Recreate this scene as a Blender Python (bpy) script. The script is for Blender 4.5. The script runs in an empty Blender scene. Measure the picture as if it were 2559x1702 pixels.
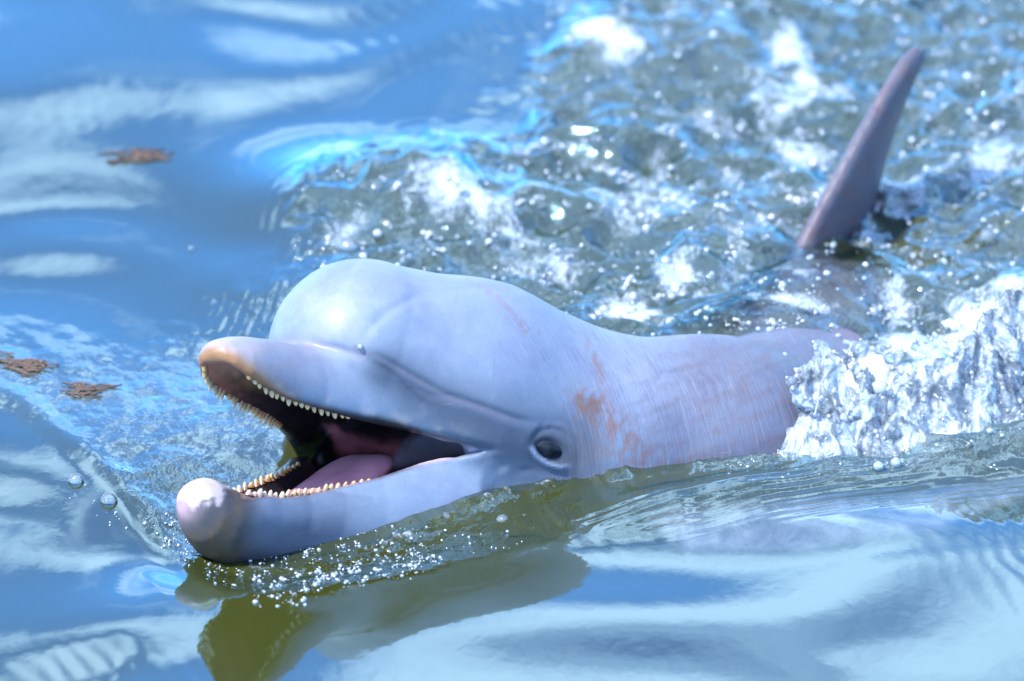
import bpy, math, random
import numpy as np

rng = np.random.default_rng(7)
random.seed(7)
scene = bpy.context.scene
COL = scene.collection
R = math.radians

# ------------------------------------------------------------------ camera
PX = 2400.0                 # photo pixels per metre on the reference plane
PITCH = R(20.0)
SP, CP = math.sin(PITCH), math.cos(PITCH)
U0, V0 = 1279.5, 851.0
DREF = 1000.0               # depth (px units towards the viewer) of the reference plane
DIST = 12.0                 # metres from camera to that plane

cam_d = bpy.data.cameras.new('camera')
cam = bpy.data.objects.new('camera', cam_d)
COL.objects.link(cam)
dcam = DREF / PX + DIST
cam.location = (0.0, -dcam * CP, dcam * SP)
cam.rotation_euler = (math.pi / 2 - PITCH, 0, 0)
cam_d.sensor_width = 36.0
cam_d.lens = 36.0 * DIST / (2559.0 / PX)
cam_d.clip_start = 0.1
cam_d.clip_end = 3000.0
cam_d.dof.use_dof = True
cam_d.dof.focus_distance = DIST - 0.02
cam_d.dof.aperture_fstop = 4.8
scene.camera = cam

# ------------------------------------------------------------------ sky, sun, exposure
SUN_EL, SUN_AZ = R(56), R(236)        # azimuth clockwise from +Y
world = bpy.data.worlds.new('World')
scene.world = world
world.use_nodes = True
wn, wl = world.node_tree.nodes, world.node_tree.links
wn.clear()
w_out = wn.new('ShaderNodeOutputWorld')
w_bg = wn.new('ShaderNodeBackground')
w_bg.inputs['Strength'].default_value = 0.15
sky = wn.new('ShaderNodeTexSky')
sky.sky_type = 'NISHITA'
sky.sun_disc = False
sky.sun_elevation = SUN_EL
sky.sun_rotation = SUN_AZ
sky.altitude = 2500.0
sky.air_density = 1.0
sky.dust_density = 0.0
sky.ozone_density = 10.0
w_tc = wn.new('ShaderNodeTexCoord')
w_map = wn.new('ShaderNodeMapping')
w_map.inputs['Scale'].default_value = (1.0, 1.0, 2.2)
w_map.inputs['Location'].default_value = (0.35, 0.1, 0.9)
w_nz = wn.new('ShaderNodeTexNoise')
w_nz.inputs['Scale'].default_value = 5.0
w_nz.inputs['Detail'].default_value = 5.0
w_nz.inputs['Roughness'].default_value = 0.45
w_nz.inputs['Distortion'].default_value = 0.5
w_rp = wn.new('ShaderNodeValToRGB')
w_rp.color_ramp.elements[0].position = 0.485
w_rp.color_ramp.elements[0].color = (0, 0, 0, 1)
w_rp.color_ramp.elements[1].position = 0.64
w_rp.color_ramp.elements[1].color = (1, 1, 1, 1)
w_mix = wn.new('ShaderNodeMixRGB')
w_mix.inputs['Color2'].default_value = (5.7, 6.0, 7.5, 1)
wl.new(w_tc.outputs['Generated'], w_map.inputs['Vector'])
wl.new(w_map.outputs['Vector'], w_nz.inputs['Vector'])
wl.new(w_nz.outputs['Fac'], w_rp.inputs['Fac'])
wl.new(w_rp.outputs['Color'], w_mix.inputs['Fac'])
w_tint = wn.new('ShaderNodeMixRGB')
w_tint.blend_type = 'MULTIPLY'
w_tint.inputs['Fac'].default_value = 1.0
w_tint.inputs['Color2'].default_value = (0.60, 1.12, 1.22, 1)
wl.new(sky.outputs['Color'], w_tint.inputs['Color1'])
wl.new(w_tint.outputs['Color'], w_mix.inputs['Color1'])
wl.new(w_mix.outputs['Color'], w_bg.inputs['Color'])
wl.new(w_bg.outputs['Background'], w_out.inputs['Surface'])

sun_d = bpy.data.lights.new('sun', 'SUN')
sun_d.energy = 2.9
sun_d.angle = R(0.53)
sun_d.color = (1.0, 0.97, 0.93)
sun = bpy.data.objects.new('sun', sun_d)
COL.objects.link(sun)
sun.rotation_euler = (math.pi / 2 - SUN_EL, 0, math.pi - SUN_AZ)

scene.view_settings.view_transform = 'Standard'
scene.view_settings.look = 'None'
scene.view_settings.gamma = 1.0
scene.view_settings.use_curve_mapping = False
scene.view_settings.exposure = 1.9
scene.render.engine = 'CYCLES'
scene.cycles.max_bounces = 10
scene.cycles.transparent_max_bounces = 24
scene.cycles.sample_clamp_indirect = 6.0
scene.cycles.use_denoising = True

# ------------------------------------------------------------------ coordinate helpers
def view_to_world(P):
    """(u, v, d) of the view-aligned modelling frame, px units at the reference plane -> world metres."""
    P = np.asarray(P, dtype=np.float64)
    X = (P[..., 0] - U0) / PX
    q = (V0 - P[..., 1]) / PX
    d = P[..., 2] / PX
    return np.stack([X, q * SP - d * CP, q * CP + d * SP], axis=-1)

def persp(u, v, d):
    """photo pixel at depth d -> modelling frame point (undoes the lens perspective)."""
    s = (DIST - (d - DREF) / PX) / DIST
    return np.array([U0 + (u - U0) * s, V0 + (v - V0) * s, d], dtype=np.float64)

def world_to_px(X, Y, Z):
    q = Y * SP + Z * CP
    d = -Y * CP + Z * SP
    s = (DIST - (d - DREF / PX)) / DIST
    return U0 + X * PX / s, V0 - q * PX / s

def ground(u, v, z=0.0):
    """photo pixel -> (x, y) on the plane Z = z."""
    u = np.asarray(u, float); v = np.asarray(v, float)
    a = (u - U0) / PX; b = (V0 - v) / PX
    # ray from camera: C + t*( right*a + up*b - view*DIST )
    C = np.array([0.0, -dcam * CP, dcam * SP])
    dx = a
    dy = b * SP + DIST * CP
    dz = b * CP - DIST * SP
    t = (z - C[2]) / dz
    return C[0] + t * dx, C[1] + t * dy

def hash2(ix, iy, seed):
    h = (ix.astype(np.int64) * 374761393 + iy.astype(np.int64) * 668265263 + seed * 1442695041) & 0x7fffffff
    h = ((h ^ (h >> 13)) * 1274126177) & 0x7fffffff
    return (h ^ (h >> 16)) & 0xffff

def noise2(x, y, seed=0):
    ix, iy = np.floor(x), np.floor(y)
    fx, fy = x - ix, y - iy
    ux, uy = fx * fx * fx * (fx * (fx * 6 - 15) + 10), fy * fy * fy * (fy * (fy * 6 - 15) + 10)
    def g(ox, oy):
        a = hash2(ix + ox, iy + oy, seed) * (2 * math.pi / 65536.0)
        return np.cos(a) * (fx - ox) + np.sin(a) * (fy - oy)
    n = (g(0, 0) * (1 - ux) + g(1, 0) * ux) * (1 - uy) + (g(0, 1) * (1 - ux) + g(1, 1) * ux) * uy
    return n * 1.5

def fbm2(x, y, oct=4, seed=0, rough=0.5):
    s, a, t = 0, 1.0, 0
    for o in range(oct):
        s = s + a * noise2(x * 2 ** o, y * 2 ** o, seed + o * 17)
        t += a
        a *= rough
    return s / t

def sstep(e0, e1, x):
    t = np.clip((x - e0) / (e1 - e0), 0, 1)
    return t * t * (3 - 2 * t)

def seg_dist(u, v, pts):
    """distance in px to a polyline, and the running parameter 0..1 of the nearest point."""
    best = np.full(u.shape, 1e9); par = np.zeros(u.shape)
    n = len(pts) - 1
    for i in range(n):
        (x0, y0), (x1, y1) = pts[i][:2], pts[i + 1][:2]
        dx, dy = x1 - x0, y1 - y0
        t = np.clip(((u - x0) * dx + (v - y0) * dy) / (dx * dx + dy * dy), 0, 1)
        dd = np.hypot(u - x0 - t * dx, v - y0 - t * dy)
        m = dd < best
        best = np.where(m, dd, best); par = np.where(m, (i + t) / n, par)
    return best, par

def inside_poly(u, v, pts):
    r = np.zeros(u.shape, bool)
    j = len(pts) - 1
    for i in range(len(pts)):
        xi, yi = pts[i]; xj, yj = pts[j]
        c = ((yi > v) != (yj > v)) & (u < (xj - xi) * (v - yi) / (yj - yi + 1e-9) + xi)
        r ^= c
        j = i
    return r

def soft_poly(u, v, pts, w):
    d, _ = seg_dist(u, v, list(pts) + [pts[0]])
    s = np.where(inside_poly(u, v, pts), d, -d)
    return sstep(-w, w, s)

def blob(u, v, cu, cv, ru, rv, ang=0.0):
    c, s = math.cos(ang), math.sin(ang)
    x, y = (u - cu), (v - cv)
    a, b = (x * c + y * s) / ru, (-x * s + y * c) / rv
    return np.exp(-(a * a + b * b))

def new_mesh_object(name, verts, faces, mat=None, parent=None, smooth=True):
    me = bpy.data.meshes.new(name)
    verts = np.asarray(verts, dtype=np.float32)
    faces = np.asarray(faces, dtype=np.int32)
    nf, k = faces.shape
    me.vertices.add(len(verts)); me.vertices.foreach_set('co', verts.ravel())
    me.loops.add(nf * k); me.loops.foreach_set('vertex_index', faces.ravel())
    me.polygons.add(nf)
    me.polygons.foreach_set('loop_start', np.arange(0, nf * k, k, dtype=np.int32))
    me.polygons.foreach_set('loop_total', np.full(nf, k, dtype=np.int32))
    me.update(calc_edges=True)
    if smooth:
        me.polygons.foreach_set('use_smooth', np.ones(nf, dtype=bool))
    if mat: me.materials.append(mat)
    o = bpy.data.objects.new(name, me)
    COL.objects.link(o)
    if parent: o.parent = parent
    return o

def set_color(o, name, rgb):
    at = o.data.attributes.new(name, 'FLOAT_COLOR', 'POINT')
    c = np.ones((len(rgb), 4), dtype=np.float32); c[:, :3] = rgb
    at.data.foreach_set('color', c.ravel())

def set_float(o, name, val):
    at = o.data.attributes.new(name, 'FLOAT', 'POINT')
    at.data.foreach_set('value', np.asarray(val, dtype=np.float32).ravel())

# ------------------------------------------------------------------ material helpers
class NT:
    def __init__(s, name):
        s.mat = bpy.data.materials.new(name); s.mat.use_nodes = True
        s.n, s.l = s.mat.node_tree.nodes, s.mat.node_tree.links
        s.n.clear(); s.out = s.n.new('ShaderNodeOutputMaterial')
    def node(s, t, **kw):
        n = s.n.new(t)
        for k, v in kw.items():
            if k in n.inputs: n.inputs[k].default_value = v
            else: setattr(n, k, v)
        return n
    def link(s, a, b): s.l.new(a, b)
    def noise(s, scale, detail=3, rough=0.5, vec=None, dist=0.0):
        n = s.node('ShaderNodeTexNoise')
        n.inputs['Scale'].default_value = scale; n.inputs['Detail'].default_value = detail
        n.inputs['Roughness'].default_value = rough; n.inputs['Distortion'].default_value = dist
        if vec is not None: s.link(vec, n.inputs['Vector'])
        return n.outputs['Fac']
    def ramp(s, fac, p0, p1, c0=0.0, c1=1.0):
        n = s.node('ShaderNodeMapRange'); n.interpolation_type = 'SMOOTHSTEP'
        n.inputs['From Min'].default_value = p0; n.inputs['From Max'].default_value = p1
        n.inputs['To Min'].default_value = c0; n.inputs['To Max'].default_value = c1
        s.link(fac, n.inputs['Value']); return n.outputs['Result']
    def math(s, op, a, b=None, c=None):
        n = s.node('ShaderNodeMath'); n.operation = op
        for i, x in enumerate((a, b, c)):
            if x is None: continue
            if isinstance(x, (int, float)): n.inputs[i].default_value = x
            else: s.link(x, n.inputs[i])
        return n.outputs[0]
    def mixrgb(s, fac, a, b, mode='MIX'):
        n = s.node('ShaderNodeMixRGB'); n.blend_type = mode
        for k, x in (('Fac', fac), ('Color1', a), ('Color2', b)):
            if isinstance(x, (int, float)): n.inputs[k].default_value = x
            elif isinstance(x, tuple): n.inputs[k].default_value = (*x, 1)
            else: s.link(x, n.inputs[k])
        return n.outputs['Color']
    def mix(s, fac, a, b):
        n = s.node('ShaderNodeMixShader')
        if isinstance(fac, (int, float)): n.inputs[0].default_value = fac
        else: s.link(fac, n.inputs[0])
        s.link(a, n.inputs[1]); s.link(b, n.inputs[2]); return n.outputs[0]
    def bump(s, h, strength, dist, normal=None):
        n = s.node('ShaderNodeBump'); n.inputs['Strength'].default_value = strength
        n.inputs['Distance'].default_value = dist
        s.link(h, n.inputs['Height'])
        if normal is not None: s.link(normal, n.inputs['Normal'])
        return n.outputs['Normal']
    def attr(s, name, out='Color'):
        n = s.node('ShaderNodeAttribute'); n.attribute_name = name; return n.outputs[out]
    def coords(s, scale=(1, 1, 1), rot=(0, 0, 0)):
        t = s.node('ShaderNodeTexCoord'); m = s.node('ShaderNodeMapping')
        m.inputs['Scale'].default_value = scale; m.inputs['Rotation'].default_value = rot
        s.link(t.outputs['Object'], m.inputs['Vector']); return m.outputs['Vector']

# ---- water
def make_water():
    m = NT('water')
    foam = m.attr('foam', 'Fac'); rough_zone = m.attr('chop', 'Fac')
    co = m.coords((1.0, 0.55, 1.0))
    co1 = m.coords((1.0, 1.0, 1.0))
    # fine ripples
    r1 = m.noise(55, 3, 0.5, co, 0.3)
    r2 = m.noise(150, 2, 0.5, co, 0.2)
    chop_h = m.math('MULTIPLY', m.math('ADD', r1, m.math('MULTIPLY', r2, 0.35)), rough_zone)
    nrm = m.bump(chop_h, 0.8, 0.010)
    fr = m.node('ShaderNodeFresnel'); fr.inputs['IOR'].default_value = 2.15
    m.link(nrm, fr.inputs['Normal'])
    gl = m.node('ShaderNodeBsdfGlossy'); gl.inputs['Roughness'].default_value = 0.035
    gl.inputs['Color'].default_value = (0.47, 0.80, 1.0, 1)
    m.link(nrm, gl.inputs['Normal'])
    tr = m.node('ShaderNodeBsdfTransparent'); tr.inputs['Color'].default_value = (0.86, 0.93, 0.93, 1)
    milk_sheen = m.attr('milk_sheen', 'Fac')
    df = m.node('ShaderNodeBsdfDiffuse')
    mk = m.math('MULTIPLY', milk_sheen, m.ramp(m.noise(26, 5, 0.6, co, 0.8), 0.25, 0.75, 0.35, 1.0))
    m.link(m.mixrgb(mk, (0.082, 0.096, 0.017), (0.30, 0.34, 0.42)), df.inputs['Color'])
    body = m.mix(m.math('MAXIMUM', m.math('ADD', 0.33, m.math('MULTIPLY', mk, 0.45)), 0.03), tr.outputs[0], df.outputs[0])
    veil = m.math('ADD', 1.0, m.math('MULTIPLY', m.math('MINIMUM', milk_sheen, 0.0), 0.75))
    wat = m.mix(m.math('MULTIPLY', fr.outputs[0], veil), body, gl.outputs[0])
    # foam film
    f1 = m.noise(46, 8, 0.68, m.coords((1.0, 0.6, 1.0)), 0.6)
    f2 = m.noise(240, 4, 0.7, m.coords((1.0, 0.7, 1.0)), 0.3)
    lev = m.math('ADD', m.math('ADD', m.math('MULTIPLY', f1, 0.75), m.math('MULTIPLY', f2, 0.35)), m.math('MULTIPLY', foam, 0.42))
    fm = m.math('MULTIPLY', m.ramp(lev, 0.72, 0.98), m.ramp(foam, 0.02, 0.25))
    fd = m.node('ShaderNodeBsdfPrincipled'); fd.inputs['Base Color'].default_value = (0.50, 0.60, 0.70, 1)
    fd.inputs['Roughness'].default_value = 0.3
    fb = m.bump(m.math('ADD', m.noise(230, 4, 0.7, co1), f1), 1.0, 0.006, nrm)
    m.link(fb, fd.inputs['Normal'])
    sh = m.mix(m.math('MULTIPLY', fm, 0.8), wat, fd.outputs[0])
    m.link(sh, m.out.inputs['Surface'])
    va = m.node('ShaderNodeVolumeAbsorption'); va.inputs['Color'].default_value = (0.42, 0.55, 0.22, 1)
    va.inputs['Density'].default_value = 5.0
    m.link(va.outputs[0], m.out.inputs['Volume'])
    return m.mat

def make_bed():
    m = NT('seabed_silt')
    n = m.noise(3.0, 5, 0.6, m.coords())
    d = m.node('ShaderNodeBsdfDiffuse')
    m.link(m.mixrgb(n, (0.22, 0.24, 0.07), (0.34, 0.34, 0.12)), d.inputs['Color'])
    m.link(d.outputs[0], m.out.inputs['Surface'])
    return m.mat

def make_skin():
    m = NT('dolphin_skin')
    col = m.attr('tone'); wet = m.attr('inner', 'Fac'); scr = m.attr('rake', 'Fac')
    co = m.coords()
    n1 = m.noise(16, 5, 0.6, co, 0.4)
    n2 = m.noise(90, 4, 0.6, co)
    n0 = m.noise(7, 4, 0.62, co, 0.8)
    c = m.mixrgb(m.ramp(n0, 0.35, 0.65, 0.0, 0.8), col, m.mixrgb(1.0, col, (1.22, 1.20, 1.14), 'MULTIPLY'))
    c = m.mixrgb(m.ramp(n1, 0.3, 0.7, 0.0, 0.6), c, m.mixrgb(1.0, c, (0.74, 0.72, 0.82), 'MULTIPLY'))
    c = m.mixrgb(m.ramp(n2, 0.50, 0.72, 0.0, 0.5), c, m.mixrgb(1.0, c, (1.2, 1.16, 1.12), 'MULTIPLY'))
    n4 = m.noise(420, 2, 0.5, co)
    c = m.mixrgb(m.ramp(n4, 0.62, 0.74, 0.0, 0.45), c, m.mixrgb(1.0, c, (0.68, 0.62, 0.64), 'MULTIPLY'))
    # long rake scratches following the flow of the hide
    fl = m.attr('flow', 'Vector')
    s1 = m.noise(1.0, 5, 0.68, fl, 0.15)
    c = m.mixrgb(m.math('MULTIPLY', m.ramp(s1, 0.54, 0.70), m.math('MULTIPLY', scr, m.ramp(n1, 0.3, 0.7, 0.15, 0.6))), c, (0.085, 0.07, 0.09))
    c = m.mixrgb(m.math('MULTIPLY', m.ramp(s1, 0.46, 0.32), m.math('MULTIPLY', scr, m.ramp(n1, 0.35, 0.65, 0.05, 0.28))), c, (0.22, 0.26, 0.33))
    sc2 = m.noise(1.0, 2, 0.5, m.coords((16, 16, 300), (R(-25), R(50), R(40))), 0.5)
    c = m.mixrgb(m.math('MULTIPLY', m.ramp(sc2, 0.68, 0.77), 0.25), c, (0.20, 0.23, 0.28))
    sc3 = m.noise(1.0, 2, 0.5, m.coords((260, 20, 18), (R(15), R(-30), R(25))), 0.5)
    c = m.mixrgb(m.math('MULTIPLY', m.ramp(sc3, 0.69, 0.78), 0.22), c, (0.05, 0.045, 0.055))
    p = m.node('ShaderNodeBsdfPrincipled')
    m.link(c, p.inputs['Base Color'])
    m.link(m.math('SUBTRACT', 0.50, m.math('MULTIPLY', wet, 0.2)), p.inputs['Roughness'])
    p.inputs['Specular IOR Level'].default_value = 0.20
    p.inputs['Coat Weight'].default_value = 0.10
    p.inputs['Coat Roughness'].default_value = 0.3
    p.inputs['Subsurface Weight'].default_value = 0.08
    p.inputs['Subsurface Radius'].default_value = (0.02, 0.01, 0.008)
    p.inputs['Subsurface Scale'].default_value = 0.25
    h = m.math('ADD', m.math('MULTIPLY', n1, 0.5), m.math('MULTIPLY', n2, 0.12))
    h = m.math('ADD', h, m.math('MULTIPLY', s1, m.math('ADD', 0.12, m.math('MULTIPLY', scr, 0.8))))
    m.link(m.bump(h, 0.4, 0.004), p.inputs['Normal'])
    m.link(p.outputs[0], m.out.inputs['Surface'])
    return m.mat

def simple_mat(name, c0, c1, scale=60, rough=0.35, coat=0.0, bump=0.0):
    m = NT(name)
    n = m.noise(scale, 4, 0.6, m.coords())
    p = m.node('ShaderNodeBsdfPrincipled')
    m.link(m.mixrgb(m.ramp(n, 0.35, 0.65), c0, c1), p.inputs['Base Color'])
    p.inputs['Roughness'].default_value = rough
    p.inputs['Coat Weight'].default_value = coat
    p.inputs['Coat Roughness'].default_value = 0.08
    if bump: m.link(m.bump(n, bump, 0.002), p.inputs['Normal'])
    m.link(p.outputs[0], m.out.inputs['Surface'])
    return m.mat

def make_bubble(name='bubble_film', white=0.30, gmin=0.22, rough=0.17):
    m = NT(name)
    fr = m.node('ShaderNodeFresnel'); fr.inputs['IOR'].default_value = 1.42
    gl = m.node('ShaderNodeBsdfGlossy'); gl.inputs['Roughness'].default_value = rough
    tr = m.node('ShaderNodeBsdfTransparent'); tr.inputs['Color'].default_value = (0.97, 0.98, 1, 1)
    df = m.node('ShaderNodeBsdfDiffuse'); df.inputs['Color'].default_value = (0.58, 0.68, 0.78, 1)
    b = m.mix(white, tr.outputs[0], df.outputs[0])
    f = m.math('MINIMUM', m.math('ADD', m.math('MULTIPLY', fr.outputs[0], 1.1), gmin), 1.0)
    m.link(m.mix(f, b, gl.outputs[0]), m.out.inputs['Surface'])
    return m.mat

def make_froth():
    m = NT('white_froth')
    co = m.coords()
    n = m.noise(1.0, 6, 0.66, m.coords((50, 30, 46)), 1.4)
    n3 = m.noise(1.0, 4, 0.55, m.coords((26, 15, 24), (0, 0, 0.3)), 1.0)
    nb = m.noise(170, 3, 0.6, co)
    nrm = m.bump(m.math('ADD', n, m.math('MULTIPLY', nb, 0.25)), 0.8, 0.006)
    p = m.node('ShaderNodeBsdfPrincipled')
    m.link(m.mixrgb(n, (0.24, 0.33, 0.42), (0.50, 0.57, 0.63)), p.inputs['Base Color'])
    p.inputs['Roughness'].default_value = 0.18
    m.link(nrm, p.inputs['Normal'])
    fr = m.node('ShaderNodeFresnel'); fr.inputs['IOR'].default_value = 1.45; m.link(nrm, fr.inputs['Normal'])
    gl = m.node('ShaderNodeBsdfGlossy'); gl.inputs['Roughness'].default_value = 0.06; m.link(nrm, gl.inputs['Normal'])
    tr = m.node('ShaderNodeBsdfTransparent'); tr.inputs['Color'].default_value = (0.9, 0.96, 1, 1)
    glass = m.mix(fr.outputs[0], tr.outputs[0], gl.outputs[0])
    k = m.ramp(m.math('ADD', m.math('MULTIPLY', n, 0.6), m.math('MULTIPLY', n3, 0.6)), 0.50, 0.74, 0.10, 0.82)
    m.link(m.mix(k, glass, p.outputs[0]), m.out.inputs['Surface'])
    return m.mat

M_WATER, M_BED, M_SKIN, M_BUB, M_FROTH = make_water(), make_bed(), make_skin(), make_bubble(), make_froth()
M_BOW = make_bubble('bow_bubble_film', 0.22, 0.26, 0.16)
M_CLEAR = make_bubble('clear_bubble_film', 0.12, 0.03, 0.05)
def make_tooth(name, root, tip):
    m = NT(name)
    t = m.node('ShaderNodeTexCoord'); sp = m.node('ShaderNodeSeparateXYZ')
    m.link(t.outputs['Generated'], sp.inputs[0])
    n = m.noise(6, 3, 0.5, t.outputs['Generated'])
    z = m.math('ADD', sp.outputs['Z'], m.math('MULTIPLY', m.math('SUBTRACT', n, 0.5), 0.5))
    p = m.node('ShaderNodeBsdfPrincipled')
    m.link(m.mixrgb(m.ramp(z, 0.1, 0.95), root, tip), p.inputs['Base Color'])
    p.inputs['Roughness'].default_value = 0.3
    p.inputs['Coat Weight'].default_value = 0.3
    m.link(p.outputs[0], m.out.inputs['Surface'])
    return m.mat
M_TOOTH = make_tooth('tooth_ochre', (0.19, 0.080, 0.018), (0.42, 0.29, 0.14))
M_TOOTH2 = make_tooth('tooth_pale', (0.30, 0.16, 0.11), (0.44, 0.35, 0.24))
M_TONGUE = simple_mat('tongue_pink', (0.40, 0.155, 0.20), (0.48, 0.22, 0.26), 30, 0.35, 0.3, 0.3)
M_EYE = simple_mat('eye_dark', (0.004, 0.006, 0.009), (0.022, 0.026, 0.036), 45, 0.07, 0.0)
M_EYE.node_tree.nodes['Principled BSDF'].inputs['Specular IOR Level'].default_value = 0.10
M_REFLECTION = simple_mat('reflection_brown', (0.045, 0.028, 0.020), (0.075, 0.045, 0.028), 120, 0.5, 0.2)

# ------------------------------------------------------------------ frame of the dolphin's head and outlines of its jaws
# head frame: O midway between the mouth corners, FW forward, LT to the animal's left, UP dorsal (components right, image-up, to viewer)
TH, AL, RO = R(48), R(25), R(15)
def w2v(x, y, z): return np.array([x, y * SP + z * CP, -y * CP + z * SP])
FW = w2v(-math.cos(AL) * math.cos(TH), -math.cos(AL) * math.sin(TH), math.sin(AL))
LT0 = w2v(math.sin(TH), -math.cos(TH), 0)
UP0 = w2v(math.sin(AL) * math.cos(TH), math.sin(AL) * math.sin(TH), math.cos(AL))
LT = LT0 * math.cos(RO) + UP0 * math.sin(RO)
UP = UP0 * math.cos(RO) - LT0 * math.sin(RO)
O = np.array([960.0, 1134.0, 820.0])
def head(a, l, h):
    a, l, h = np.broadcast_arrays(np.asarray(a, float), l, h)
    r = a[..., None] * FW + l[..., None] * LT + h[..., None] * UP
    return np.stack([O[0] + r[..., 0], O[1] - r[..., 1], O[2] + r[..., 2]], -1)

T_A = np.array([-300, -150, 0, 100, 200, 300, 400, 500, 600, 650, 690, 708, 718], float)
T_WU = np.array([300, 320, 318, 262, 205, 156, 122, 104, 93, 84, 62, 38, 6], float)      # half width, upper jaw
T_HU = np.array([2, 2, 4, 22, 27, 33, 40, 47, 65, 84, 106, 118, 128], float)              # upper lip line
T_TU = np.array([150, 170, 190, 205, 212, 212, 210, 205, 196, 187, 174, 160, 140], float)    # top of the upper jaw
L_A = np.array([-300, -150, 0, 100, 200, 300, 400, 500, 600, 650, 700, 735, 752], float)
L_W = np.array([280, 310, 316, 248, 182, 136, 108, 97, 92, 88, 78, 56, 8], float)
L_H = np.array([-2, -2, -4, -44, -96, -133, -166, -190, -195, -183, -173, -188, -226], float)  # lower lip line
L_B = np.array([-380, -370, -350, -348, -350, -355, -361, -368, -373, -364, -332, -286, -252], float)

# ------------------------------------------------------------------ the setting: water sheet and bed
def graded(lo, hi, step, far, grow=1.22):
    a = list(np.arange(lo, hi + step / 2, step))
    s, x, up = step, a[-1], []
    while x < far:
        s *= grow; x += s; up.append(x)
    s, x, dn = step, a[0], []
    while x > -far:
        s *= grow; x -= s; dn.append(x)
    return np.array(dn[::-1] + a + up)

gx = graded(-0.62, 0.62, 0.0021, 600.0)
gy = graded(-1.20, 1.30, 0.0038, 600.0)
GX, GY = np.meshgrid(gx, gy, indexing='xy')

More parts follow.
